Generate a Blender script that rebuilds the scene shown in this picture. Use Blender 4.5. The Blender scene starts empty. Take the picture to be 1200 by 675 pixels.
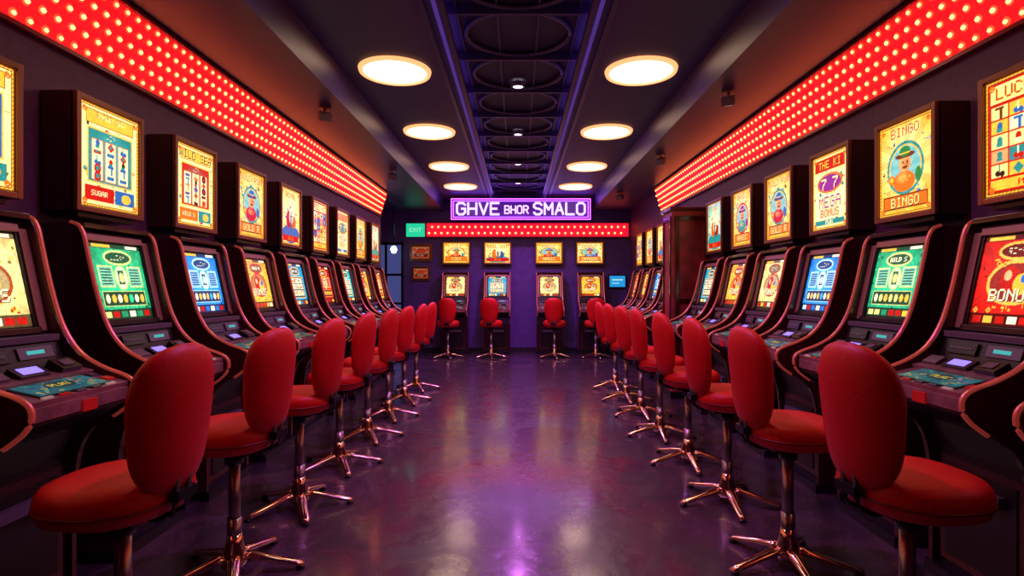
import bpy, math, random
import numpy as np
from mathutils import Vector, Matrix
random.seed(7)
C = bpy.context.scene.collection
H = 1.45
R = math.radians

# ------------------------------------------------------------------ materials
def mat(name, col, rough=0.5, metal=0.0, emit=None, es=0.0, spec=0.5, noise=None, bump=0.0, bscale=60, sample=True, coat=0.0):
    m = bpy.data.materials.new(name); m.use_nodes = True
    nt = m.node_tree; b = nt.nodes['Principled BSDF']
    b.inputs['Base Color'].default_value = (*col, 1)
    b.inputs['Roughness'].default_value = rough
    b.inputs['Metallic'].default_value = metal
    b.inputs['Specular IOR Level'].default_value = spec
    b.inputs['Coat Weight'].default_value = coat
    if emit:
        b.inputs['Emission Color'].default_value = (*emit, 1)
        b.inputs['Emission Strength'].default_value = es
    if noise or bump:
        tc = nt.nodes.new('ShaderNodeTexCoord')
        n = nt.nodes.new('ShaderNodeTexNoise'); n.inputs['Scale'].default_value = bscale
        n.inputs['Detail'].default_value = 4
        nt.links.new(tc.outputs['Object'], n.inputs['Vector'])
        if noise:
            r = nt.nodes.new('ShaderNodeValToRGB')
            r.color_ramp.elements[0].position = 0.35; r.color_ramp.elements[1].position = 0.68
            r.color_ramp.elements[0].color = (*[c * (1 - noise) for c in col], 1)
            r.color_ramp.elements[1].color = (*[min(1, c * (1 + noise)) for c in col], 1)
            nt.links.new(n.outputs['Fac'], r.inputs['Fac'])
            nt.links.new(r.outputs['Color'], b.inputs['Base Color'])
        if bump:
            bp = nt.nodes.new('ShaderNodeBump'); bp.inputs['Strength'].default_value = bump
            bp.inputs['Distance'].default_value = 0.01
            nt.links.new(n.outputs['Fac'], bp.inputs['Height'])
            nt.links.new(bp.outputs['Normal'], b.inputs['Normal'])
    if not sample:
        m.cycles.emission_sampling = 'NONE'
    return m

M = {}
M['wall'] = mat('wall_paint', (0.12, 0.03, 0.12), 0.5, noise=0.15, bump=0.1, bscale=25)
M['backwall'] = mat('back_wall_paint', (0.11, 0.055, 0.26), 0.45, noise=0.15, bscale=8)
M['ceil'] = mat('ceiling_paint', (0.050, 0.038, 0.15), 0.5, noise=0.1, bscale=12)
M['soffit'] = mat('soffit_paint', (0.045, 0.026, 0.13), 0.4, noise=0.1, bscale=12)
M['recess'] = mat('recess_black', (0.025, 0.018, 0.05), 0.5)
M['grille'] = mat('grille_metal', (0.09, 0.07, 0.17), 0.35, 0.4)
M['body'] = mat('cabinet_black', (0.016, 0.009, 0.014), 0.3, noise=0.2, bscale=9)
M['side'] = mat('cabinet_dark_maroon', (0.065, 0.010, 0.014), 0.22, 0.0, coat=0.4)
M['edge'] = mat('cabinet_rim_glow_trim', (0.62, 0.20, 0.16), 0.3, 0.6, emit=(1, .12, .08), es=0.14, sample=False)  # rose trim; faint emission imitates rim light along the cabinet edge
M['bezel'] = mat('bezel_bronze', (0.45, 0.23, 0.19), 0.34, 0.3)
M['deck'] = mat('deck_bronze', (0.30, 0.16, 0.155), 0.28, 0.3, noise=0.25, bscale=14)
M['black'] = mat('black_plastic', (0.010, 0.009, 0.014), 0.25)
M['grey'] = mat('grey_plastic', (0.14, 0.11, 0.15), 0.3, 0.2)
M['copper'] = mat('copper_frame', (0.32, 0.14, 0.085), 0.3, 0.6)
M['boxside'] = mat('lightbox_side', (0.055, 0.016, 0.020), 0.35)
M['purple_lcd'] = mat('lcd_purple', (0, 0, 0), 0.3, emit=(0.28, 0.20, 1), es=1.6, sample=False)
M['teal_led'] = mat('led_teal', (0, 0, 0), 0.3, emit=(0.05, 0.5, 0.5), es=0.9, sample=False)
M['redbtn'] = mat('red_button', (0.4, 0.01, 0.01), 0.3, emit=(1, 0.02, 0.02), es=0.12, sample=False)
M['white_btn'] = mat('white_button', (0.5, 0.42, 0.4), 0.3, emit=(1, 0.7, 0.5), es=0.15, sample=False)
M['fabric'] = mat('red_upholstery', (0.66, 0.002, 0.006), 0.48, spec=0.4, noise=0.10, bump=0.05, bscale=90)
M['piping'] = mat('seat_piping', (0.20, 0.002, 0.005), 0.5)
M['chrome'] = mat('brassy_chrome', (0.95, 0.66, 0.48), 0.13, 1.0)
M['pole'] = mat('brushed_pole', (0.38, 0.31, 0.37), 0.28, 0.9)
M['ledred'] = mat('led_panel_red', (0.3, 0, 0), 0.4, emit=(1, 0.005, 0.014), es=1.0)
M['ledred2'] = mat('led_panel_red_back', (0.3, 0, 0), 0.4, emit=(1, 0.010, 0.05), es=0.9)
M['halo'] = mat('led_halo_disc', (0.4, 0, 0), 0.4, emit=(1, 0.06, 0.02), es=1.8, sample=False)  # emissive disc behind each bulb paints its red glow halo
M['bulb'] = mat('led_bulb', (1, 0.5, 0.3), 0.3, emit=(1, 0.30, 0.10), es=5.0, sample=False)
M['trimred'] = mat('led_trim_red', (0.3, 0.01, 0.02), 0.3)
M['lamp'] = mat('lamp_diffuser', (1, 0.9, 0.8), 0.5, emit=(1, 0.70, 0.50), es=9.0)
M['lamprim'] = mat('lamp_rim', (0.8, 0.5, 0.35), 0.5, emit=(1, 0.40, 0.16), es=1.5, sample=False)
M['lampsmall'] = mat('downlight_diffuser', (1, 1, 1), 0.5, emit=(1, 0.85, 0.95), es=5)
M['purple'] = mat('purple_led_line', (0, 0, 0), 0.5, emit=(0.30, 0.12, 1.0), es=0.22)
M['covefill'] = mat('violet_cove_fill', (0, 0, 0), 0.5, emit=(0.25, 0.10, 1.0), es=3)  # added emitter hidden above the side rails, fills the recess with violet
M['neonp'] = mat('neon_purple', (0, 0, 0), 0.5, emit=(0.42, 0.07, 1.0), es=6)
M['neonw'] = mat('neon_lilac', (0, 0, 0), 0.5, emit=(0.70, 0.42, 1.0), es=2.2)
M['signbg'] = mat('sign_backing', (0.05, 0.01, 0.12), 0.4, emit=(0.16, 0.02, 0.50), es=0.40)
M['green'] = mat('exit_green', (0, 0.2, 0.1), 0.5, emit=(0.02, 0.60, 0.32), es=1.1)
M['exitw'] = mat('exit_white', (1, 1, 1), 0.5, emit=(0.3, .9, 0.6), es=0.8)
M['blue'] = mat('screen_blue', (0, 0.1, 0.3), 0.4, emit=(0.02, 0.36, 0.8), es=0.9)
M['wood'] = mat('cabinet_wood', (0.30, 0.040, 0.040), 0.4, noise=0.35, bscale=6)
M['glass'] = mat('window_night', (0.02, 0.03, 0.08), 0.1, emit=(0.12, 0.14, 0.45), es=0.45)
M['glow'] = mat('window_lamp', (1, 1, 1), 0.4, emit=(0.75, 0.85, 1), es=5)
M['base'] = mat('baseboard_paint', (0.02, 0.014, 0.03), 0.4)

# art material (colour attribute)
ma = bpy.data.materials.new('lit_artwork'); ma.use_nodes = True
nt = ma.node_tree; b = nt.nodes['Principled BSDF']
at = nt.nodes.new('ShaderNodeAttribute'); at.attribute_name = 'art'
b.inputs['Base Color'].default_value = (0.01, 0.01, 0.01, 1); b.inputs['Roughness'].default_value = 0.25
nt.links.new(at.outputs['Color'], b.inputs['Emission Color'])
b.inputs['Emission Strength'].default_value = 1.6
ma.cycles.emission_sampling = 'NONE'
M['art'] = ma

# floor: worn polished concrete
mf = bpy.data.materials.new('polished_concrete'); mf.use_nodes = True
nt = mf.node_tree; b = nt.nodes['Principled BSDF']
b.inputs['Specular IOR Level'].default_value = 1.0
b.inputs['Coat Weight'].default_value = 0.6; b.inputs['Coat Roughness'].default_value = 0.13
tc = nt.nodes.new('ShaderNodeTexCoord')
n1 = nt.nodes.new('ShaderNodeTexNoise'); n1.inputs['Scale'].default_value = 1.5; n1.inputs['Detail'].default_value = 10; n1.inputs['Roughness'].default_value = 0.68
n1.inputs['Distortion'].default_value = 0.9
n2 = nt.nodes.new('ShaderNodeTexNoise'); n2.inputs['Scale'].default_value = 9; n2.inputs['Detail'].default_value = 8
r1 = nt.nodes.new('ShaderNodeValToRGB')
r1.color_ramp.elements[0].position = 0.40; r1.color_ramp.elements[0].color = (0.018, 0.011, 0.024, 1)
r1.color_ramp.elements[1].position = 0.62; r1.color_ramp.elements[1].color = (0.115, 0.060, 0.090, 1)
r2 = nt.nodes.new('ShaderNodeMapRange'); r2.inputs['From Min'].default_value = 0.38; r2.inputs['From Max'].default_value = 0.62
r2.inputs['To Min'].default_value = 0.34; r2.inputs['To Max'].default_value = 0.10
mx = nt.nodes.new('ShaderNodeMath'); mx.operation = 'ADD'
ms = nt.nodes.new('ShaderNodeMath'); ms.operation = 'MULTIPLY'; ms.inputs[1].default_value = 0.14
bp = nt.nodes.new('ShaderNodeBump'); bp.inputs['Strength'].default_value = 0.4; bp.inputs['Distance'].default_value = 0.01
for n in (n1, n2): nt.links.new(tc.outputs['Object'], n.inputs['Vector'])
nt.links.new(n1.outputs['Fac'], r1.inputs['Fac']); nt.links.new(r1.outputs['Color'], b.inputs['Base Color'])
nt.links.new(n1.outputs['Fac'], r2.inputs['Value']); nt.links.new(n2.outputs['Fac'], ms.inputs[0])
nt.links.new(r2.outputs['Result'], mx.inputs[0]); nt.links.new(ms.outputs[0], mx.inputs[1])
nt.links.new(mx.outputs[0], b.inputs['Roughness'])
nt.links.new(n2.outputs['Fac'], bp.inputs['Height']); nt.links.new(bp.outputs['Normal'], b.inputs['Normal'])
M['floor'] = mf

# ------------------------------------------------------------------ mesh builder
class MB:
    def __init__(s): s.v = []; s.f = []; s.m = []; s.s = []; s.mats = []
    def mi(s, k):
        if k not in s.mats: s.mats.append(k)
        return s.mats.index(k)
    def add(s, vs, fs, k, smooth=False):
        o = len(s.v); s.v += [tuple(v) for v in vs]
        i = s.mi(k)
        for f in fs: s.f.append([o + a for a in f]); s.m.append(i); s.s.append(smooth)
    def box(s, x0, x1, y0, y1, z0, z1, k, mtx=None):
        vs = [(x, y, z) for x in (x0, x1) for y in (y0, y1) for z in (z0, z1)]
        if mtx is not None: vs = [mtx @ Vector(v) for v in vs]
        s.add(vs, [(0, 1, 3, 2), (4, 6, 7, 5), (0, 4, 5, 1), (2, 3, 7, 6), (0, 2, 6, 4), (1, 5, 7, 3)], k)
    def prism(s, prof, y0, y1, k, smooth=False):   # prof in (x,z), extruded in y
        n = len(prof)
        area = sum(prof[i][0] * prof[(i + 1) % n][1] - prof[(i + 1) % n][0] * prof[i][1] for i in range(n))
        if area < 0: prof = prof[::-1]
        vs = [(x, y0, z) for x, z in prof] + [(x, y1, z) for x, z in prof]
        fs = [list(range(n)), list(range(2 * n - 1, n - 1, -1))]
        fs += [(i, i + n, (i + 1) % n + n, (i + 1) % n) for i in range(n)]
        s.add(vs, fs, k, smooth)
    def ring_loft(s, rings, k, smooth=True, cap=True):
        n = len(rings[0]); vs = [p for r in rings for p in r]; fs = []
        for j in range(len(rings) - 1):
            for i in range(n):
                a = j * n + i; b2 = j * n + (i + 1) % n
                fs.append((a, b2, b2 + n, a + n))
        if cap:
            fs.append(list(range(n))[::-1]); fs.append([(len(rings) - 1) * n + i for i in range(n)])
        s.add(vs, fs, k, smooth)
    def lathe(s, prof, k, n=24, c=(0, 0), smooth=True, cap=True):   # prof: (r,z)
        rings = [[(c[0] + r * math.cos(2 * math.pi * i / n), c[1] + r * math.sin(2 * math.pi * i / n), z) for i in range(n)] for r, z in prof]
        s.ring_loft(rings, k, smooth, cap)
    def tube(s, pts, rad, k, n=8, flat=1.0, smooth=True):
        rings = []
        for i, p in enumerate(pts):
            p = Vector(p); a = Vector(pts[max(0, i - 1)]); c2 = Vector(pts[min(len(pts) - 1, i + 1)])
            t = (c2 - a).normalized(); up = Vector((0, 0, 1)) if abs(t.z) < 0.95 else Vector((1, 0, 0))
            sx = t.cross(up).normalized(); u2 = sx.cross(t)
            r = rad[i] if isinstance(rad, (list, tuple)) else rad
            rings.append([tuple(p + sx * r * math.cos(2 * math.pi * q / n) + u2 * r * flat * math.sin(2 * math.pi * q / n)) for q in range(n)])
        s.ring_loft(rings, k, smooth)
    def mesh(s, name):
        me = bpy.data.meshes.new(name)
        me.from_pydata(s.v, [], s.f)
        for k in s.mats: me.materials.append(M[k])
        me.polygons.foreach_set('material_index', s.m)
        me.polygons.foreach_set('use_smooth', s.s)
        me.update(); return me

def obj(name, me, parent=None, loc=(0, 0, 0), rz=0, bevel=0):
    o = bpy.data.objects.new(name, me); C.objects.link(o)
    o.location = loc; o.rotation_euler = (0, 0, rz)
    if parent: o.parent = parent
    if bevel:
        md = o.modifiers.new('bevel', 'BEVEL'); md.width = bevel; md.segments = 2; md.limit_method = 'ANGLE'; md.angle_limit = R(35)
    return o
def empty(name, loc=(0, 0, 0), rz=0):
    o = bpy.data.objects.new(name, None); o.empty_display_size = 0.2; C.objects.link(o)
    o.location = loc; o.rotation_euler = (0, 0, rz); return o

# ------------------------------------------------------------------ artwork painting (per-vertex colour)
FONT = dict(A='0E11111F111111', B='1E11111E11111E', C='0E11101010110E', D='1E11111111111E', E='1F10101E10101F', G='0E11101711110E',
 H='1111111F111111', I='0E04040404040E', K='11121418141211', L='1010101010101F', M='111B1515111111', N='11191513111111', O='0E11111111110E',
 P='1E11111E101010', R='1E11111E141211', S='0F10100E01011E', T='1F040404040404', U='1111111111110E', W='11111115151B11', Y='11110A04040404')
FONT['7'] = '1F010204080808'
class Art:
    def __init__(s, w, h, col, seed=0):
        s.w, s.h = w, h; s.a = np.zeros((h, w, 3)); s.a[:] = col
        s.yy, s.xx = np.mgrid[0:h, 0:w]; s.seed = seed
    def rect(s, x0, y0, x1, y1, c):
        x0, y0, x1, y1 = [int(round(v)) for v in (x0, y0, x1, y1)]
        s.a[max(0, y0):max(0, y1), max(0, x0):max(0, x1)] = c
    def ell(s, cx, cy, rx, ry, c):
        s.a[((s.xx - cx) / rx) ** 2 + ((s.yy - cy) / ry) ** 2 <= 1] = c
    def frame(s, x0, y0, x1, y1, t, c):
        s.rect(x0, y0, x1, y0 + t, c); s.rect(x0, y1 - t, x1, y1, c); s.rect(x0, y0, x0 + t, y1, c); s.rect(x1 - t, y0, x1, y1, c)
    def rays(s, cx, cy, n, c, al=0.5):
        m = (np.floor(np.arctan2(s.yy - cy, s.xx - cx) / (2 * math.pi) * 2 * n) % 2) == 0
        s.a[m] = s.a[m] * (1 - al) + np.array(c) * al
    def shade(s, cx, cy, rx, ry, c, al=.6):
        d = np.clip(1 - ((s.xx - cx) / rx) ** 2 - ((s.yy - cy) / ry) ** 2, 0, 1)[..., None] * al
        s.a = s.a * (1 - d) + np.array(c) * d
    def text(s, t, cx, y, sc, c, sh=None):
        w = len(t) * 6 * sc - sc; x = cx - w / 2
        for pas in (0, 1):
            if pas == 0 and sh is None: continue
            xx = x
            for ch in t:
                if ch in FONT:
                    g = FONT[ch]
                    for r in range(7):
                        bits = int(g[2 * r:2 * r + 2], 16)
                        for q in range(5):
                            if bits >> (4 - q) & 1:
                                o = 1 if pas == 0 else 0
                                s.rect(xx + q * sc + o, y + r * sc + o, xx + q * sc + sc + o, y + r * sc + sc + o, sh if pas == 0 else c)
                xx += 6 * sc
    def sym(s, cx, cy, r, i, c, d):
        i %= 6
        if i == 0: s.ell(cx, cy, r, r, c); s.ell(cx, cy, r * .5, r * .5, d)
        elif i == 1: s.a[np.abs(s.xx - cx) + np.abs(s.yy - cy) <= r] = c; s.a[np.abs(s.xx - cx) + np.abs(s.yy - cy) <= r * .45] = d
        elif i == 2: s.ell(cx - r * .4, cy + r * .4, r * .5, r * .5, c); s.ell(cx + r * .45, cy + r * .5, r * .5, r * .5, c); s.rect(cx - 1, cy - r, cx + 1, cy + r * .3, d)
        elif i == 3: s.rect(cx - r, cy - r * .4, cx + r, cy + r * .4, c); s.rect(cx - r * .6, cy - r * .12, cx + r * .6, cy + r * .12, d)
        elif i == 4: s.rect(cx - r * .8, cy - r, cx + r * .8, cy - r * .5, c); s.rect(cx, cy - r, cx + r * .5, cy + r, c)
        else: s.ell(cx, cy - r * .3, r * .55, r * .6, c); s.rect(cx - r * .6, cy + r * .2, cx + r * .6, cy + r * .9, d)
    def speckle(s, amt=0.06):
        rs = np.random.RandomState(s.seed + 5)
        n = rs.rand(s.h // 4 + 2, s.w // 4 + 2); n = np.kron(n, np.ones((4, 4)))[:s.h, :s.w]
        n2 = rs.rand(s.h, s.w)
        s.a *= (1 + amt * 2 * (n - .5) + amt * 1.5 * (n2 - .5))[..., None]
    def mesh(s, name, W, Hh):
        """plane in local y (right), z (up), facing +x, centred"""
        w, h = s.w, s.h
        ys = (np.arange(w) / (w - 1) - .5) * W; zs = (.5 - np.arange(h) / (h - 1)) * Hh
        co = np.zeros((h, w, 3)); co[..., 1] = ys[None, :]; co[..., 2] = zs[:, None]
        idx = np.arange(w * h).reshape(h, w)
        q = np.stack([idx[1:, :-1], idx[1:, 1:], idx[:-1, 1:], idx[:-1, :-1]], -1).reshape(-1)
        nf = (w - 1) * (h - 1)
        me = bpy.data.meshes.new(name)
        me.vertices.add(w * h); me.vertices.foreach_set('co', co.reshape(-1))
        me.loops.add(nf * 4); me.loops.foreach_set('vertex_index', q.astype(np.int32))
        me.polygons.add(nf); me.polygons.foreach_set('loop_start', (np.arange(nf) * 4).astype(np.int32))
        me.update(calc_edges=True)
        at = me.color_attributes.new('art', 'FLOAT_COLOR', 'POINT')
        a = np.clip(s.a, 0, 1) ** 2.2
        at.data.foreach_set('color', np.concatenate([a, np.ones((h, w, 1))], -1).reshape(-1).astype(np.float32))
        me.materials.append(M['art']); return me

CR = (1.0, .88, .58); YE = (.96, .72, .26); OR = (.88, .42, .12); RD = (.72, .10, .07); TE = (.10, .52, .56); BL = (.12, .38, .70)
DK = (.20, .09, .06); WH = (1, .95, .76); GN = (.15, .48, .25); PU = (.52, .16, .58); BR = (.40, .19, .07); SKY = (.42, .70, .78)
WORDS = ['SUGAR BAY', 'LUCKY 7', 'GOLD RUN', 'BIG WIN', 'WILD SEA', 'ROYAL', 'BINGO', 'THE KING', 'TIKI', 'REEL HIT', 'MAGIC', 'DRAGON']
def border(A, c1, c2):
    w, h = A.w, A.h
    A.frame(0, 0, w, h, 2, c1); A.frame(2, 2, w - 2, h - 2, 2, c2); A.frame(4, 4, w - 4, h - 4, 1, c1)
    m = ((A.xx + A.yy) % 5 < 2) & ((A.xx < 4) | (A.xx >= w - 4) | (A.yy < 4) | (A.yy >= h - 4)) & (A.xx >= 2) & (A.xx < w - 2) & (A.yy >= 2) & (A.yy < h - 2)
    A.a[m] = np.array(c2) * .72
def scroll(A, cx, cy, r, c):
    """ornamental scroll corner"""
    for q in range(26):
        a = q * .33; rr = r * (1 - q / 30)
        A.ell(cx + math.cos(a) * rr, cy + math.sin(a) * rr, 1.1, 1.1, c)
def filigree(A, r, n, x0, y0, x1, y1):
    cols = [OR, BR, RD, TE, YE, BL]
    for q in range(n):
        x, y = r.uniform(x0, x1), r.uniform(y0, y1)
        k = r.randrange(5); c = r.choice(cols)
        if k == 0: scroll(A, x, y, 3.6, c)
        elif k == 1: A.rect(x - 3, y, x + 4, y + 1, c)
        elif k == 2: A.ell(x, y, 1.5, 1.5, c)
        elif k == 3: A.ell(x, y, 3.4, 2.2, c); A.ell(x, y, 1.8, 1, CR)
        else: A.sym(x, y, 3.4, r.randrange(6), c, r.choice([WH, DK]))
def poster(kind, seed, w=112, h=140, cs=None):
    r = random.Random(seed * 13 + 1); word = WORDS[seed % len(WORDS)]
    cols = [RD, TE, BL, OR, GN, PU, BR]
    c1, c2, c3 = cs or r.sample(cols, 3)
    A = Art(w, h, CR, seed); cx = w / 2
    sc = 2 if len(word) * 12 < w - 8 else 1
    A.shade(cx, h * .45, w * .7, h * .6, WH, .8)
    if kind == 0:     # vertical reels on a coloured field
        filigree(A, r, 44, 8, 8, w - 8, h - 8)
        A.rect(12, 8, w - 12, 27, YE); A.frame(12, 8, w - 12, 27, 1, BR); A.text(word, cx, 10, sc, RD if seed % 2 else DK, CR)
        A.rect(14, 32, w - 14, h - 34, c1); A.frame(14, 32, w - 14, h - 34, 2, YE); A.shade(cx, h * .5, w * .4, h * .3, SKY, .6)
        A.text('WIN', cx, 36, 1, WH)
        for i in range(3):
            x = 20 + i * (w - 40) / 3 + 1; x2 = x + (w - 40) / 3 - 3
            A.rect(x, 46, x2, h - 38, WH); A.frame(x, 46, x2, h - 38, 1, c2)
            for j in range(5): A.sym((x + x2) / 2, 47 + (j + .5) * (h - 86) / 5, 6.5, r.randrange(6), r.choice([BL, DK, c2]), c1)
        A.rect(10, h - 30, w * .55, h - 10, c2); A.rect(w * .57, h - 30, w - 10, h - 10, c3); A.text(word[:6].strip(), w * .32, h - 24, 1, WH); A.ell(w * .76, h - 20, 9, 7, YE)
    elif kind == 1:   # symbol grid
        A.a[:] = np.array(c1); A.rect(8, 8, w - 8, 29, CR); A.text(word, cx, 12 if sc == 1 else 11, sc, RD, YE)
        nx, ny = 4, 5
        for i in range(nx):
            for j in range(ny):
                x = 8 + i * (w - 16) / nx; y = 32 + j * (h - 54) / ny
                A.rect(x + 1, y + 1, x + (w - 16) / nx - 1, y + (h - 54) / ny - 1, r.choice([CR, WH, YE, (.95, .62, .42), c2]))
                A.sym(x + (w - 16) / nx / 2, y + (h - 54) / ny / 2, 7, r.randrange(6), r.choice([RD, DK, BL, TE, BR]), r.choice([WH, c2]))
        A.rect(8, h - 20, w - 8, h - 8, YE); A.text('PLAY', cx, h - 17, 1, RD)
    elif kind == 2:   # character in a medallion
        A.a[:] = YE if seed % 2 == 0 else CR; A.shade(cx, h * .45, w * .6, h * .5, WH, .9); A.rays(cx, h * .45, 12, OR, .22); filigree(A, r, 70, 8, 26, w - 8, h - 32)
        A.ell(cx, h * .50, w * .34, h * .28, c1); A.ell(cx, h * .50, w * .30, h * .245, YE); A.ell(cx, h * .50, w * .28, h * .23, SKY if seed % 4 else CR); A.rays(cx, h * .5, 9, WH, .12)
        A.ell(cx - 2, h * .64, w * .20, h * .11, c2); A.shade(cx - 6, h * .60, w * .12, h * .07, WH, .4); A.ell(cx, h * .45, w * .115, h * .095, (.90, .62, .42)); A.shade(cx + 4, h * .47, 9, 10, (.6, .3, .18), .5)
        A.ell(cx, h * .37, w * .18, h * .030, BR); A.ell(cx, h * .33, w * .10, h * .055, c3); A.rect(cx - 11, h * .345, cx + 11, h * .36, YE)
        A.ell(cx - 4, h * .44, 1.8, 1.8, DK); A.ell(cx + 5, h * .44, 1.8, 1.8, DK); A.ell(cx, h * .495, 6, 2, BR)
        A.ell(cx + w * .24, h * .60, 6, 11, c3); A.ell(cx - w * .25, h * .60, 7, 7, OR); A.ell(cx - w * .25, h * .60, 4, 4, YE)
        for q in range(5): A.ell(cx - 10 + q * 5, h * .60 + (q % 2) * 5, 1.6, 1.6, YE)
        A.text(word, cx, 9, sc, RD, WH)
        A.rect(10, h - 31, w - 10, h - 10, OR); A.frame(10, h - 31, w - 10, h - 10, 2, BR); A.text(word[:6].strip(), cx, h - 27, 2, CR, DK)
    elif kind == 3:   # stacked lettering
        filigree(A, r, 70, 8, 30, w - 8, h - 12)
        A.rect(8, 8, w - 8, 32, c1); A.frame(8, 8, w - 8, 32, 1, YE); A.text(word[:6].strip(), cx, 13, 2, YE, DK)
        A.ell(cx, h * .39, w * .36, h * .13, OR); A.ell(cx, h * .39, w * .31, h * .105, c2); A.text('7 7', cx, h * .39 - 9, 3, WH, RD)
        A.rect(12, h * .55, w - 12, h * .86, WH); A.text('MEGA', cx, h * .565, 3, PU, YE); A.text('BONUS', cx, h * .73, 2, OR, RD)
        A.rect(10, h - 18, w - 10, h - 9, c3); A.text('PLAY', cx, h - 17, 1, WH)
    else:             # landscape scene
        A.a[:] = (.96, .80, .45) if seed % 2 else SKY
        A.shade(cx, h * .4, w * .5, h * .4, WH, .8); A.rays(cx, h * .6, 10, WH, .3); filigree(A, r, 40, 8, 26, w - 8, h - 26)
        A.ell(cx, h * .80, w * .46, h * .16, c1); A.ell(cx - 14, h * .55, 13, 22, c2); A.ell(cx + 16, h * .58, 14, 16, c3)
        A.ell(cx + 2, h * .5, 12, 17, WH); A.rect(cx - 7, h * .48, cx + 11, h * .5, RD); A.rect(cx - 2, h * .4, cx + 4, h * .68, BL)
        A.shade(cx + 6, h * .6, 30, 20, DK, .25)
        A.text(word, cx, 10, sc, RD, YE); A.rect(10, h - 24, w - 10, h - 9, RD); A.text('BONUS', cx, h - 20, 1, YE)
    border(A, BR, YE)
    for sx in (9, w - 10):
        for sy in (9, h - 10): scroll(A, sx, sy, 4, OR)
    A.speckle(.05)
    A.a = A.a * np.array([1.0, .97, .88])
    return A
def game(col, acc, seed, w=100, h=104):
    r = random.Random(seed); col = np.array(col); A = Art(w, h, col, seed); cx = w / 2
    A.shade(cx, h * .5, w * .6, h * .55, np.clip(col * 1.5 + .08, 0, 1), .8)
    A.rays(cx, h * .5, 16, np.clip(col * 1.35, 0, 1), .4)
    for q in range(40): A.ell(r.uniform(0, w), r.uniform(8, h - 14), r.uniform(1, 2.6), r.uniform(1, 2.6), np.clip(col * r.choice([.6, 1.5]), 0, 1))
    A.rect(0, 0, w, 6, col * .5); A.rect(0, h - 14, w, h, col * .4)
    A.ell(cx, 18, 28, 11, acc); A.ell(cx, 18, 24, 8, np.clip(col * .6, 0, 1)); A.text(WORDS[seed % 12][:6].strip(), cx, 15, 1, WH)
    if seed % 3 == 0:
        A.rect(10, 32, w - 10, h - 18, np.clip(col * .55, 0, 1)); A.frame(10, 32, w - 10, h - 18, 2, acc)
        for i in range(5):
            for j in range(3):
                x = 14 + i * (w - 28) / 5; y = 36 + j * (h - 58) / 3
                A.rect(x, y, x + 12, y + 13, WH); A.sym(x + 6, y + 6.5, 4.8, r.randrange(6), r.choice([RD, BL, GN, OR, PU]), YE)
    elif seed % 3 == 1:
        for sx in (8, w - 36): A.rect(sx, 30, sx + 28, 60, np.clip(col * .6 + .45, 0, 1)); A.frame(sx, 30, sx + 28, 60, 2, acc); [A.rect(sx + 4, 34 + q * 4, sx + 24, 36 + q * 4, col * .6) for q in range(6)]
        A.ell(cx, 46, 13, 17, acc); A.ell(cx, 46, 10, 14, WH); A.rect(cx - 6, 36, cx + 6, 56, col * .7); A.ell(cx, 46, 5, 7, acc)
        A.rect(8, 65, w - 8, 86, col * .5); A.frame(8, 65, w - 8, 86, 1, acc)
        for q in range(7): A.ell(16 + q * 11.3, 75, 4, 6, r.choice([acc, WH, YE, np.clip(col * 1.6, 0, 1)]))
    else:
        A.ell(cx, 54, 36, 26, acc); A.ell(cx, 54, 32, 22, np.clip(col * .7 + .1, 0, 1)); A.ell(cx - 6, 50, 13, 15, r.choice([RD, OR, WH])); A.ell(cx + 10, 56, 11, 12, YE)
        A.ell(cx - 9, 46, 5, 6, (.92, .68, .48)); A.ell(cx + 13, 50, 5, 5, BL)
        A.text('BONUS', cx, 62, 2, WH, DK)
        for q in range(18): A.sym(r.randrange(6, w - 6), r.choice([r.randrange(28, 34), r.randrange(80, 88)]), 3, q, YE, RD)
    for q in range(6): A.rect(5 + q * 15.5, h - 11, 17 + q * 15.5, h - 3, r.choice([acc, YE, WH, RD, col]))
    A.rect(6, 1, 40, 5, YE); A.rect(w - 30, 1, w - 6, 5, WH); A.speckle(.07)
    return A
def deckart(col, seed, w=84, h=36):
    r = random.Random(seed); A = Art(w, h, col, seed)
    A.rays(w / 2, h / 2, 18, (.1, .30, .35), .5)
    for q in range(60): A.sym(r.randrange(3, w - 3), r.randrange(3, h - 3), 2.6, q, r.choice([(.75, .6, .25), TE, (.35, .6, .4), (.7, .35, .15), (.1, .3, .4)]), (.1, .3, .45))
    A.ell(w / 2, h / 2, 16, 9, (.08, .24, .25)); A.text('PLAY', w / 2, h / 2 - 3, 1, (.8, .7, .3))
    A.frame(0, 0, w, h, 2, (.1, .4, .42)); A.speckle(.1); A.a *= .8
    return A

PW, PH = 0.455, 0.56
PSPEC = [(0, (TE, RD, BL)), (1, (RD, TE, OR)), (2, (TE, RD, BL)), (3, (OR, TE, BL)), (0, (RD, OR, TE)), (4, (BL, RD, OR)),
         (2, (TE, OR, GN)), (3, (RD, PU, TE)), (4, (TE, OR, RD)), (1, (RD, BL, TE)), (2, (RD, TE, PU)), (0, (BL, RD, TE))]
posters = [poster(k, s, cs=c).mesh('poster_art_%d' % s, PW, PH) for s, (k, c) in enumerate(PSPEC)]
lposters = [poster(k, s + 20, 120, 92).mesh('poster_wide_%d' % s, .58, .46) for s, k in enumerate([2, 4, 2, 2])]
GC = [((.08, .54, .36), (.80, .84, .5)), ((.10, .42, .76), (.70, .88, .95)), ((.82, .55, .18), (.8, .22, .12)), ((.10, .48, .60), (.9, .68, .3)),
      ((.68, .09, .06), (.95, .70, .3)), ((.84, .70, .42), (.65, .28, .12)), ((.08, .54, .56), (.9, .85, .6)), ((.78, .30, .10), (1, .8, .4))]
games = [game(c, a, s + (1 if s == 0 else 0)).mesh('game_art_%d' % s, .405, .435) for s, (c, a) in enumerate(GC)]
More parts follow.
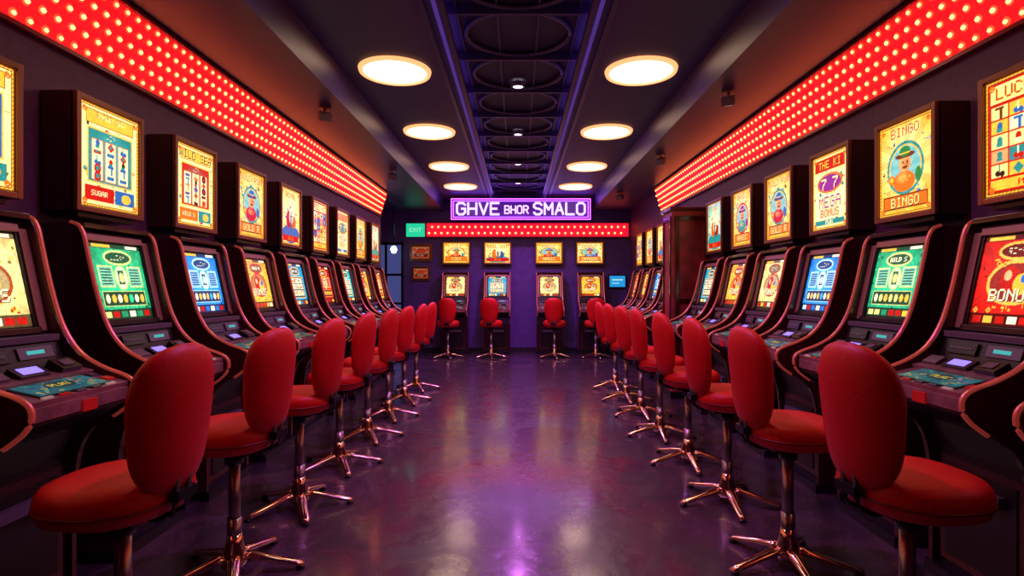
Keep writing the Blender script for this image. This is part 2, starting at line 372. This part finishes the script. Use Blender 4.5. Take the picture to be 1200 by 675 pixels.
games.append(game((.08, .54, .38), (.88, .84, .5), 4).mesh('game_art_8', .405, .435))
games.append(game((.66, .08, .05), (.95, .7, .3), 5).mesh('game_art_9', .405, .435))
decks = [deckart((.08, .40, .42), 1).mesh('deck_art_0', .36, .17), deckart((.30, .34, .18), 2).mesh('deck_art_1', .36, .17), deckart((.1, .32, .5), 3).mesh('deck_art_2', .36, .17)]

# ------------------------------------------------------------------ slot machine (local +x = toward the player, origin at wall foot)
def slot_mesh():
    b = MB(); W = 0.295
    side = [(0.0, 1.79), (0.17, 1.80), (0.235, 1.775), (0.265, 1.62), (0.31, 1.42), (0.36, 1.26), (0.44, 1.135), (0.56, 1.065), (0.67, 1.03), (0.715, 0.99),
            (0.705, 0.92), (0.62, 0.85), (0.50, 0.78), (0.44, 0.66), (0.42, 0.40), (0.42, 0.0), (0.0, 0.0)]
    out = [(0.0, 1.79)]
    core = side[1:-2]
    for _ in range(2):
        q = [core[0]]
        for i in range(len(core) - 1):
            a, c2 = core[i], core[i + 1]
            q += [(a[0] * .75 + c2[0] * .25, a[1] * .75 + c2[1] * .25), (a[0] * .25 + c2[0] * .75, a[1] * .25 + c2[1] * .75)]
        q.append(core[-1]); core = q
    out += core + [(0.42, 0.0), (0.0, 0.0)]
    for s in (-1, 1):
        y0, y1 = sorted((s * W, s * (W - 0.028)))
        b.prism(out, y0, y1, 'side')
    edge = [p for p in core if p[1] > 0.84]
    for s in (-1, 1):
        pts = [(x + 0.001, s * (W - 0.010), z) for x, z in edge]
        b.tube(pts, 0.012, 'edge', 8)
    # inner body
    inner = [(0.0, 1.775), (0.175, 1.775), (0.205, 1.755), (0.185, 1.72), (0.285, 1.255), (0.34, 1.225), (0.375, 1.14), (0.40, 1.06), (0.43, 1.045), (0.675, 0.995),
             (0.685, 0.915), (0.60, 0.86), (0.46, 0.80), (0.40, 0.66), (0.39, 0.0), (0.0, 0.0)]
    b.prism(inner, -W + 0.028, W - 0.028, 'body')
    # tilted screen bezel
    p0 = Vector((0.187, 0, 1.715)); p1 = Vector((0.287, 0, 1.255)); mid = (p0 + p1) / 2
    up = (p0 - p1).normalized(); nrm = Vector((up.z, 0, -up.x))
    T = Matrix((( nrm.x, 0, up.x, mid.x), (0, 1, 0, 0), (nrm.z, 0, up.z, mid.z), (0, 0, 0, 1)))
    hh = .245
    b.box(0, .022, -.267, -.222, -hh, hh, 'bezel', T); b.box(0, .022, .222, .267, -hh, hh, 'bezel', T)
    b.box(0, .022, -.222, .222, .228, hh + .02, 'bezel', T); b.box(0, .03, -.222, .222, -hh - .01, -.228, 'black', T)
    b.box(0, .014, -.222, -.206, -.228, .228, 'black', T); b.box(0, .014, .206, .222, -.228, .228, 'black', T)
    b.box(0, .004, -.206, .206, -.228, .228, 'black', T)
    b.box(0.02, 0.225, -.26, .26, 1.775, 1.80, 'side')
    # ledge under the screen with bill acceptor, display and ticket slot
    b.box(0.29, 0.375, -.25, .25, 1.205, 1.235, 'grey')
    U = Matrix.Translation((0.365, 0, 1.135)) @ Matrix.Rotation(R(-20), 4, 'Y')
    b.box(-.01, .022, -.25, .25, -.065, .06, 'body', U)
    b.box(.0, .034, -.20, -.03, -.015, .045, 'black', U); b.box(.034, .038, -.185, -.05, .01, .018, 'grey', U)
    b.box(.0, .030, .02, .20, -.01, .045, 'grey', U); b.box(.030, .033, .06, .15, .01, .028, 'teal_led', U)
    # raised console pod with lcd and card reader
    V = Matrix.Translation((0.475, 0, 1.055)) @ Matrix.Rotation(R(12), 4, 'Y')
    b.box(-.07, .055, -.255, .255, -.03, .022, 'deck', V)
    V2 = Matrix.Translation((0.47, 0.0, 1.09)) @ Matrix.Rotation(R(30), 4, 'Y')
    b.box(-.035, .035, -.10, .05, -.04, .012, 'black', V2); b.box(-.022, .022, -.075, .025, .012, .015, 'purple_lcd', V2)
    b.box(-.04, .04, .10, .21, -.04, .025, 'black', V2); b.box(-.02, .02, .125, .185, .025, .03, 'grey', V2)
    b.box(-.03, .03, -.23, -.14, -.04, .012, 'grey', V2)
    # sloping deck slab
    D = Matrix.Translation((0.575, 0, 1.025)) @ Matrix.Rotation(R(12), 4, 'Y')
    b.box(-.10, .115, -.265, .265, -.02, .008, 'deck', D)
    b.box(-.092, .092, -.19, .19, .008, .014, 'black', D)
    for q in range(5):
        b.box(.095, .110, -.20 + q * .085, -.15 + q * .085, .008, .016, ['white_btn', 'redbtn', 'grey', 'grey', 'white_btn'][q], D)
    b.box(.02, .06, .205, .25, .008, .018, 'redbtn', D); b.box(-.06, -.02, .205, .25, .008, .018, 'grey', D)
    b.box(0.672, 0.692, -.26, .26, 0.93, 0.985, 'deck')
    b.box(0.690, 0.700, -.02, .06, 0.925, 0.975, 'redbtn')
    b.box(0.385, 0.402, -.235, .235, 0.10, 0.62, 'side'); b.box(0.40, 0.41, -.20, .20, 0.14, 0.58, 'body')
    b.box(0.40, 0.445, -.15, .15, 0.48, 0.53, 'grey')
    b.box(0.0, 0.44, -.30, .30, 0.0, 0.06, 'black')
    return b.mesh('slot_machine_body'), T, D
slot_me, TS, TD = slot_mesh()
def slot_machine(loc, rz, g, d):
    e = empty('slot_machine', loc, rz)
    obj('cabinet', slot_me, e, bevel=0.005)
    s = obj('screen', g, e); s.matrix_local = TS @ Matrix.Translation((0.006, 0, 0))
    k = obj('deck_touch_panel', d, e)
    k.matrix_local = TD @ Matrix.Translation((0, 0, 0.0155)) @ Matrix.Rotation(R(-90), 4, 'Y')
    return e

# light box poster
def box_mesh(w, h, dep):
    b = MB(); t = .03
    b.box(0, dep - .012, -w / 2, w / 2, -h / 2, h / 2, 'boxside')
    for s in (-1, 1):
        y0, y1 = sorted((s * w / 2, s * (w / 2 - t))); b.box(dep - .03, dep + .008, y0, y1, -h / 2, h / 2, 'copper')
        z0, z1 = sorted((s * h / 2, s * (h / 2 - t))); b.box(dep - .03, dep + .008, -w / 2 + t, w / 2 - t, z0, z1, 'copper')
    b.box(.0, dep * .6, -w / 2 + .06, w / 2 - .06, h / 2, h / 2 + .012, 'black')
    b.box(.02, dep - .03, -w / 2 + .05, w / 2 - .05, -h / 2 - .03, -h / 2, 'black')
    return b.mesh('light_box')
lb = box_mesh(.53, .64, .19); lbw = box_mesh(.63, .51, .10)
def light_box(loc, rz, art, wide=False):
    e = empty('illuminated_game_poster', loc, rz)
    obj('light_box_case', lbw if wide else lb, e, bevel=.004)
    o = obj('poster_artwork', art, e, loc=((.10 if wide else .19) - .008, 0, 0))
    if not wide: o.scale = (1, 1.03, 1.03)

# ------------------------------------------------------------------ swivel chair (local +x side = backrest)
def sup(a, n): 
    c, s = math.cos(a), math.sin(a)
    return (math.copysign(abs(c) ** (2 / n), c), math.copysign(abs(s) ** (2 / n), s))
def chair_mesh():
    b = MB(); N = 32
    z0, z1 = 0.715, 1.250; rings = []; K = 24
    for j in range(K + 1):
        t = 0.5 - 0.5 * math.cos(math.pi * j / K); s = 2 * t - 1
        prof = max(0.02, (1 - abs(s) ** 3.4)) ** (1 / 2.5)
        hw = 0.196 * prof * (0.80 + 0.20 * min(1, t * 1.5)); hd = 0.060 * max(.03, (1 - abs(s) ** 3.6)) ** (1 / 2.2)
        z = z0 + (z1 - z0) * t; cx = 0.195 + 0.055 * t
        ring = []
        for i in range(N):
            px, py = sup(2 * math.pi * i / N, 2.4)
            y = py * hw; x = cx + px * hd - 1.1 * y * y
            ring.append((x, y, z))
        rings.append(ring)
    b.ring_loft(rings, 'fabric')
    rings = []
    for rr, z in [(0.10, .640), (0.19, .642), (0.217, .655), (0.228, .685), (0.230, .715), (0.225, .742), (0.210, .762), (0.18, .775), (0.13, .781), (0.05, .782), (0.005, .782)]:
        rings.append([(rr * sup(2 * math.pi * i / N, 2.35)[0] - .015, rr * 1.02 * sup(2 * math.pi * i / N, 2.35)[1], z) for i in range(N)])
    b.ring_loft(rings, 'fabric')
    pip = [(0.2295 * sup(2 * math.pi * i / 40, 2.35)[0] - .015, 0.2345 * sup(2 * math.pi * i / 40, 2.35)[1], .695) for i in range(41)]
    b.tube(pip, .005, 'piping', 6)
    # bracket from under the seat into the foot of the backrest
    for y in (-.03, .03):
        b.tube([(0.02, y, .628), (0.17, y, .628), (0.215, y, .645), (0.232, y, .69), (0.236, y, .78)], [.012] * 5, 'black', 8)
    b.box(0.222, 0.258, -.05, .05, .70, .735, 'black')
    b.box(-.12, .12, -.10, .10, .618, .642, 'black')
    b.lathe([(0.045, .62), (0.045, .56), (0.03, .55)], 'black', 20)
    b.lathe([(0.028, .57), (0.028, .10)], 'pole', 20)
    b.lathe([(0.035, .28), (0.035, .10)], 'pole', 20)
    b.lathe([(0.0345, .20), (0.042, .15), (0.058, .10), (0.066, .065), (0.06, .04)], 'chrome', 24)
    for q in range(5):
        a = 2 * math.pi * q / 5 + 0.25; c2, s2 = math.cos(a), math.sin(a)
        pr = [(0.03, .088, .036), (0.09, .082, .033), (0.17, .064, .029), (0.25, .044, .026), (0.31, .030, .024), (0.345, .022, .018)]
        b.tube([(r * c2, r * s2, z) for r, z, _ in pr], [w for _, _, w in pr], 'chrome', 10, flat=.6)
        b.lathe([(0.022, 0.0), (0.024, .010), (0.018, .016)], 'black', 12, c=(.325 * c2, .325 * s2))
    return b.mesh('swivel_chair_mesh')
chair_me = chair_mesh()
def chair(x, y, rz):
    obj('swivel_chair', chair_me, loc=(x, y, 0), rz=rz)

# ------------------------------------------------------------------ room shell
XW = 2.55; YB = 12.6; Y0 = -2.5; HC = H + 2.0; HS = H + 1.76; LE = 10.3; XA = -4.6
def room(name, *boxes):
    b = MB()
    for bx in boxes: b.box(*bx)
    return obj(name, b.mesh(name))
room('floor', (XA - .2, XW + .2, Y0 - .2, YB + .2, -.1, 0, 'floor'))
room('wall_left', (-XW - .15, -XW, Y0, LE, 0, HC + .3, 'wall'))
room('wall_right', (XW, XW + .15, Y0, YB, 0, HC + .3, 'wall'))
room('wall_back', (XA, XW + .15, YB, YB + .15, 0, HC + .3, 'backwall'))
room('wall_front', (-XW - .15, XW + .15, Y0 - .15, Y0, 0, HC + .3, 'wall'))
room('wall_alcove_left', (XA - .15, XA, LE - 1.2, YB, 0, HC + .3, 'backwall'))
room('wall_alcove_front', (XA, -XW - .15, LE - 1.35, LE - 1.2, 0, HC + .3, 'backwall'))
b = MB()
b.prism([(-1.62, HC), (-.57, HC), (-.57, HC + .14), (.57, HC + .14), (.57, HC), (1.62, HC), (1.68, HC + .3), (-1.68, HC + .3)], Y0, YB, 'ceil')
obj('ceiling', b.mesh('ceiling'))
b = MB(); b.prism([(-1.62, HC), (-1.68, HS), (-XW, HS), (-XW, HC + .3), (-1.68, HC + .3)], Y0, YB, 'soffit')
obj('ceiling_soffit_left', b.mesh('ceiling_soffit_left'))
room('ceiling_alcove', (XA, -XW, LE - 1.2, YB, HS - .03, HC + .3, 'soffit'))
b = MB(); b.prism([(1.62, HC), (1.68, HS), (XW, HS), (XW, HC + .3), (1.68, HC + .3)], Y0, YB, 'soffit')
obj('ceiling_soffit_right', b.mesh('ceiling_soffit_right'))
# channel contents
b = MB()
b.box(-.565, .565, Y0, YB, HC + .125, HC + .139, 'recess')
y = 0.4
while y < YB - .3:
    pts = [(.43 * math.cos(2 * math.pi * i / 40), y + .40 * math.sin(2 * math.pi * i / 40), HC + .10) for i in range(41)]
    b.tube(pts, .018, 'grille', 6)
    b.box(-.56, .56, y + .405, y + .435, HC + .06, HC + .125, 'grille')
    y += .84
for x in (-.47, -.16, .16, .47): b.box(x - .008, x + .008, Y0, YB, HC + .105, HC + .125, 'grille')
for s in (-1, 1):
    x0, x1 = sorted((s * .565, s * .52)); b.box(x0, x1, Y0, YB, HC - .02, HC + .03, 'grille')
    x0, x1 = sorted((s * .562, s * .54)); b.box(x0, x1, Y0, YB, HC + .032, HC + .04, 'covefill')
    x0, x1 = sorted((s * .575, s * .60)); b.box(x0, x1, Y0, YB, HC - .03, HC - .001, 'purple')
    x0, x1 = sorted((s * .66, s * .70)); b.box(x0, x1, Y0, YB, HC - .02, HC - .001, 'grille')
obj('ceiling_grille', b.mesh('ceiling_grille'))
b = MB()
b.box(-XW, -XW + .009, Y0, LE, 0, .1, 'base'); obj('baseboard_left', b.mesh('bl'))
b = MB(); b.box(XW - .009, XW, Y0, YB, 0, .1, 'base'); obj('baseboard_right', b.mesh('br'))
b = MB(); b.box(XA, XW - .02, YB - .009, YB, 0, .1, 'base'); obj('baseboard_back', b.mesh('bb'))

# round ceiling lamps
b = MB()
b.lathe([(0.282, -.012), (0.005, -.012)], 'lamp', 48, smooth=False, cap=False)
b.lathe([(0.282, -.010), (0.29, -.028), (0.322, -.026), (0.33, 0.0)], 'lamprim', 48, cap=False)
lamp_me = b.mesh('round_lamp')
for s in (-1, 1):
    for yy in (3.07, 5.1, 7.08, 9.1, 10.9):
        obj('recessed_ceiling_light', lamp_me, loc=(s * 1.13, yy, HC))
b = MB(); b.lathe([(0.05, -.004), (0.003, -.004)], 'lampsmall', 24, cap=False); b.lathe([(0.05, -.002), (0.055, -.012), (0.075, -.01), (0.08, .03)], 'grille', 24, cap=False)
b.box(-.02, .02, -.02, .02, .0, .03, 'grille')
sm = b.mesh('small_downlight')
for yy in (3.2, 5.72, 7.5, 9.3, 11.0):
    e = empty('downlight', (0, yy, HC + .08))
    obj('downlight_trim', sm, e)
    L = bpy.data.lights.new('violet_fill_spot', 'SPOT'); L.energy = 150 if yy < 9 else 210; L.color = (.78, .20, 1.0); L.spot_size = R(140); L.spot_blend = .9; L.shadow_soft_size = .03  # added violet fill spot, tints the room and mid floor purple
    lo = bpy.data.objects.new('violet_fill_spot', L); C.objects.link(lo); lo.parent = e; lo.location = (0, 0, -.045)
# adjustable spots on soffits
b = MB()
b.box(-.05, .05, -.05, .05, -.02, 0, 'grey'); b.lathe([(.012, -.02), (.012, -.06)], 'grey', 10)
Tm = Matrix.Translation((0, 0, -.09)) @ Matrix.Rotation(R(25), 4, 'X')
b.box(-.055, .055, -.055, .055, -.035, .035, 'grey', Tm); b.box(-.035, .035, -.035, .035, -.038, -.035, 'lampsmall', Tm)
spot_me = b.mesh('soffit_spotlight')
for x, yy in ((-1.88, 5.4), (-1.88, 8.3), (1.88, 4.95), (1.88, 7.3), (1.88, 10.2)): obj('ceiling_spotlight', spot_me, loc=(x, yy, HS), rz=R(30 if x < 0 else -30))

# LED marquee strips
def icos(b, c, r, k):
    n = 6; rings = []
    for a in (-60, 0, 60):
        rings.append([(c[0] + r * math.cos(R(a)) * math.cos(2 * math.pi * i / n), c[1] + r * math.cos(R(a)) * math.sin(2 * math.pi * i / n), c[2] + r * math.sin(R(a))) for i in range(n)])
    b.ring_loft(rings, k, True)
def strip(s, ya, yb):
    b = MB()
    A = (s * 2.40, HS - .02); B = (s * 2.525, HS - .43)      # top inner, bottom outer
    vs = [(A[0], ya, A[1]), (A[0], yb, A[1]), (B[0], yb, B[1]), (B[0], ya, B[1])]
    f = (0, 1, 2, 3) if s > 0 else (3, 2, 1, 0)
    b.add(vs, [f[::-1]], 'ledred')
    for (x, z) in (A, B):
        b.box(x - .018, x + .018, ya, yb, z - .014, z + .009, 'trimred')
    xe = s * (XW - .006)
    for yy in (ya, yb):
        b.add([(A[0], yy, A[1]), (B[0], yy, B[1]), (xe, yy, B[1]), (xe, yy, A[1])], [(0, 1, 2, 3)], 'trimred')
    dx, dz = B[0] - A[0], B[1] - A[1]; ln = math.hypot(dx, dz); ux, uz = dx / ln, dz / ln
    nx, nz = (-abs(uz) * s, -abs(ux))
    n = int((yb - ya) / .095)
    for r in range(5):
        t = (r + .5) / 5
        x = A[0] + dx * t; z = A[1] + dz * t
        for i in range(n):
            yy = ya + .05 + .095 * (i + .5 * (r % 2))
            ring = []
            for q in range(8):
                ca, sa = math.cos(q * math.pi / 4) * .026, math.sin(q * math.pi / 4) * .026
                ring.append((x + nx * .004 + ux * ca, yy + sa, z + nz * .004 + uz * ca))
            b.add(ring, [list(range(8))], 'halo')
            icos(b, (x + nx * .010, yy, z + nz * .010), .012 if r in (0, 4) else .014, 'bulb')
    obj('marquee_light_strip', b.mesh('marquee_light_strip'))
strip(-1, -1.0, 10.2); strip(1, -1.0, 9.75)
b = MB()
x0, x1, z0, z1 = -2.07, 2.5, H + 1.16, H + 1.465
b.box(x0, x1, YB - .06, YB - .002, z0, z1, 'ledred2'); b.box(x0, x1, YB - .08, YB - .002, z0 - .02, z0, 'trimred'); b.box(x0, x1, YB - .08, YB - .002, z1, z1 + .02, 'trimred')
for r in range(2):
    for i in range(int((x1 - x0) / .14)):
        cx, cz = x0 + .06 + .14 * i + .07 * (r % 2), z0 + .08 + .14 * r
        b.add([(cx + .04 * math.cos(q * math.pi / 4), YB - .063, cz + .04 * math.sin(q * math.pi / 4)) for q in range(8)], [list(range(8))], 'halo')
        icos(b, (cx, YB - .07, cz), .022, 'bulb')
obj('marquee_light_strip', b.mesh('marquee_light_strip_back'))

# ------------------------------------------------------------------ place machines
LG = [5, 5, 0, 1, 2, 3, 4, 6, 2, 7]
LP = [7, 11, 0, 4, 2, 5, 9, 3, 6, 8]
for i, k in enumerate(range(-2, 8)):
    y = 3.22 + .85 * k
    slot_machine((-2.54, y, 0), 0, games[LG[i]], decks[i % 3 if i != 1 else 0])
    light_box((-2.545, y, H + .738), 0, posters[LP[i]])
RG = [1, 9, 8, 1, 5, 2, 3, None, 6, 1, 2, 4]
RP = [3, 1, 6, 7, 2, 10, 8, None, 0, 5, 2, 9]
for i, k in enumerate(range(-2, 10)):
    y = 3.39 + .82 * k
    if RG[i] is None or y > 11.3: continue
    slot_machine((2.54, y, 0), math.pi, games[RG[i]], decks[(i + 2) % 3])
    light_box((2.545, y, H + .738), math.pi, posters[RP[i]])
for i, x in enumerate((-1.39, -.46, .70, 1.62)):
    slot_machine((x, YB - .01, 0), R(-90), games[[5, 3, 5, 2][i]], decks[i % 3])
    light_box((x, YB - .005, H + .79), R(-90), lposters[i], True)

for k in range(8): chair((-1.435 if k == 0 else -1.45) + random.uniform(-.01, .01), (2.02 if k == 0 else 1.98) + .85 * k, R(random.uniform(-8, 2)))
for k in range(8): chair((1.45 if k == 0 else 1.41) + random.uniform(-.01, .01), (2.07 if k == 0 else 2.04) + .86 * k, math.pi + R(random.uniform(-2, 8)))
for x in (-1.46, -.56, .76, 1.62): chair(x, 11.55, R(-90 + random.uniform(-10, 10)))

# ------------------------------------------------------------------ tall wood cabinet on right
b = MB()
b.box(2.02, 2.545, 7.28, 7.72, 0.0, H + 1.02, 'wood')
b.box(1.99, 2.545, 7.25, 7.75, H + 1.02, H + 1.06, 'side'); b.box(1.995, 2.545, 7.255, 7.745, 0, .09, 'black')
for (xa, xb, za, zb) in ((2.06, 2.11, .15, 2.40), (2.45, 2.50, .15, 2.40), (2.11, 2.45, .15, .21), (2.11, 2.45, 2.34, 2.40), (2.11, 2.45, 1.25, 1.31)):
    b.box(xa, xb, 7.262, 7.282, za, zb, 'side')
for (ya, yb, za, zb) in ((7.31, 7.35, .15, 2.40), (7.65, 7.69, .15, 2.40), (7.35, 7.65, .15, .21), (7.35, 7.65, 2.34, 2.40)):
    b.box(2.002, 2.022, ya, yb, za, zb, 'side')
b.lathe([(.012, 1.15), (.012, 1.25)], 'chrome', 10, c=(1.985, 7.63))
obj('tall_wooden_cabinet', b.mesh('tall_wooden_cabinet'), bevel=.005)

# ------------------------------------------------------------------ signs
def text(name, body, size, mk, parent, loc, ext=.01):
    cu = bpy.data.curves.new(name, 'FONT'); cu.body = body; cu.size = size; cu.extrude = ext; cu.align_x = 'CENTER'; cu.align_y = 'CENTER'
    cu.materials.append(M[mk]); o = bpy.data.objects.new(name, cu); C.objects.link(o); o.parent = parent
    o.location = loc; o.rotation_euler = (R(90), 0, 0)
    return o
e = empty('neon_sign', (.06, 11.85, H + 1.685))
b = MB(); w, h = 1.49, .225
b.box(-w, w, 0, .06, -h, h, 'signbg')
for t in (0.0, .045):
    for s in (-1, 1):
        z = s * (h - t); zz = sorted((z, z - s * .013)); b.box(-w + t, w - t, -.02, 0, zz[0], zz[1], 'neonp')
        x = s * (w - t); xx = sorted((x, x - s * .013)); b.box(xx[0], xx[1], -.02, 0, -h + t, h - t, 'neonp')
for x in (-1.1, 1.1): b.box(x - .01, x + .01, .02, .04, h, HC - (H + 1.685), 'grille')
obj('sign_board', b.mesh('sign_board'), e)
# neon letters bent from tube: polyline strokes on a 4x6 grid
STK = dict(G=[[(4, 5), (3, 6), (1, 6), (0, 5), (0, 1), (1, 0), (3, 0), (4, 1), (4, 3), (2.3, 3)]], H=[[(0, 0), (0, 6)], [(4, 0), (4, 6)], [(0, 3), (4, 3)]],
           V=[[(0, 6), (2, 0), (4, 6)]], E=[[(4, 6), (0, 6), (0, 0), (4, 0)], [(0, 3), (3, 3)]], B=[[(0, 0), (0, 6), (3, 6), (4, 5), (4, 4), (3, 3), (0, 3)], [(3, 3), (4, 2), (4, 1), (3, 0), (0, 0)]],
           O=[[(1, 0), (0, 1), (0, 5), (1, 6), (3, 6), (4, 5), (4, 1), (3, 0), (1, 0)]], R=[[(0, 0), (0, 6), (3, 6), (4, 5), (4, 4), (3, 3), (0, 3)], [(2, 3), (4, 0)]],
           S=[[(4, 5), (3, 6), (1, 6), (0, 5), (0, 4), (1, 3.2), (3, 2.8), (4, 2), (4, 1), (3, 0), (1, 0), (0, 1)]], M=[[(0, 0), (0, 6), (2, 2.5), (4, 6), (4, 0)]],
           A=[[(0, 0), (2, 6), (4, 0)], [(.8, 2.2), (3.2, 2.2)]], L=[[(0, 6), (0, 0), (4, 0)]])
def tube_word(wd, x0, x1, z0, z1, r):
    b = MB(); n = len(wd); pitch = (x1 - x0) / (n - .25); cw = pitch * .72
    for i, ch in enumerate(wd):
        for st in STK[ch]:
            pts = [Vector((x0 + i * pitch + px / 4 * cw, -.03, z0 + py / 6 * (z1 - z0))) for px, py in st]
            for va, vc in zip(pts[:-1], pts[1:]):
                t = (vc - va).normalized(); sx = Vector((0, 1, 0)); u2 = t.cross(sx).normalized()
                p0, p1 = va - t * r * .5, vc + t * r * .5
                b.ring_loft([[tuple(p + (sx * math.cos(q * math.pi / 3) + u2 * math.sin(q * math.pi / 3)) * r) for q in range(6)] for p in (p0, p1)], 'neonw', True)
    return b.mesh('neon_' + wd.lower())
obj('lettering_1', tube_word('GHVE', -1.36, -.46, -.115, .125, .024), e)
obj('lettering_2', tube_word('BHOR', -.34, .16, -.095, .065, .015), e)
obj('lettering_3', tube_word('SMALO', .28, 1.37, -.115, .125, .024), e)
e = empty('exit_sign', (-2.32, YB - .05, H + 1.31))
b = MB(); b.box(-.21, .21, 0, .048, -.15, .15, 'green'); b.box(-.225, .225, .01, .049, -.165, .165, 'grey'); obj('exit_sign_box', b.mesh('exit_sign_box'), e)
text('exit_lettering', 'EXIT', .14, 'exitw', e, (0, -.006, 0), ext=.003)
# framed pictures and wall monitor
pic = poster(3, 31, 60, 44); pic.a *= np.array([.55, .38, .42]); pm = pic.mesh('dim_picture', .42, .30)
for z, sc in ((.80, 1.0), (.33, .82)):
    e = empty('framed_picture', (-2.20, YB - .01, H + z), R(-90))
    b = MB(); b.box(0, .025, -.25 * sc, .25 * sc, -.20 * sc, .20 * sc, 'copper'); b.box(.02, .032, -.225 * sc, .225 * sc, -.17 * sc, .17 * sc, 'black'); obj('picture_frame', b.mesh('picture_frame'), e, bevel=.004)
    o = obj('picture', pm, e, loc=(.034, 0, 0)); o.scale = (sc, sc, sc)
e = empty('wall_monitor', (2.25, YB - .01, H + .15), R(-90))
b = MB(); b.box(0, .04, -.20, .20, -.15, .15, 'black'); b.box(.04, .042, -.175, .175, -.125, .125, 'blue'); b.box(.042, .044, -.12, .12, .02, .05, 'exitw'); b.box(.042, .044, -.12, .04, -.05, -.03, 'exitw')
obj('monitor_housing', b.mesh('monitor_housing'), e)
# window in alcove
b = MB(); xa, xb = -3.75, -2.62
b.box(xa, xb, YB - .02, YB - .004, .25, H + 1.0, 'glass')
for x in (xa, xa + .38, xa + .76, xb): b.box(x - .025, x + .025, YB - .05, YB - .002, .2, H + 1.05, 'black')
for z in (.25, 1.1, 1.75, H + 1.0): b.box(xa, xb, YB - .05, YB - .002, z - .025, z + .025, 'black')
obj('window_1', b.mesh('window_1'))
b = MB(); b.lathe([(.005, .0), (.05, .02), (.07, .08), (.05, .14), (.01, .16)], 'glow', 16); b.box(-.01, .01, -.01, .01, .15, 1.0, 'black')
obj('pendant_lamp', b.mesh('pendant_lamp'), loc=(-2.62, 11.7, HS - .03 - 1.0))

# ------------------------------------------------------------------ camera / world
cam = bpy.data.cameras.new('camera'); cam.sensor_width = 36; cam.lens = 36 * 650 / 1200; cam.shift_x = -7 / 1200; cam.clip_start = .05
co = bpy.data.objects.new('camera', cam); C.objects.link(co); co.location = (0, 0, H); co.rotation_euler = (R(90), 0, 0)
bpy.context.scene.camera = co
w = bpy.data.worlds.new('world'); bpy.context.scene.world = w; w.use_nodes = True
w.node_tree.nodes['Background'].inputs[0].default_value = (.01, .008, .02, 1)
vs = bpy.context.scene.view_settings; vs.view_transform = 'Standard'; vs.look = 'None'; vs.exposure = 0; vs.gamma = 0.96
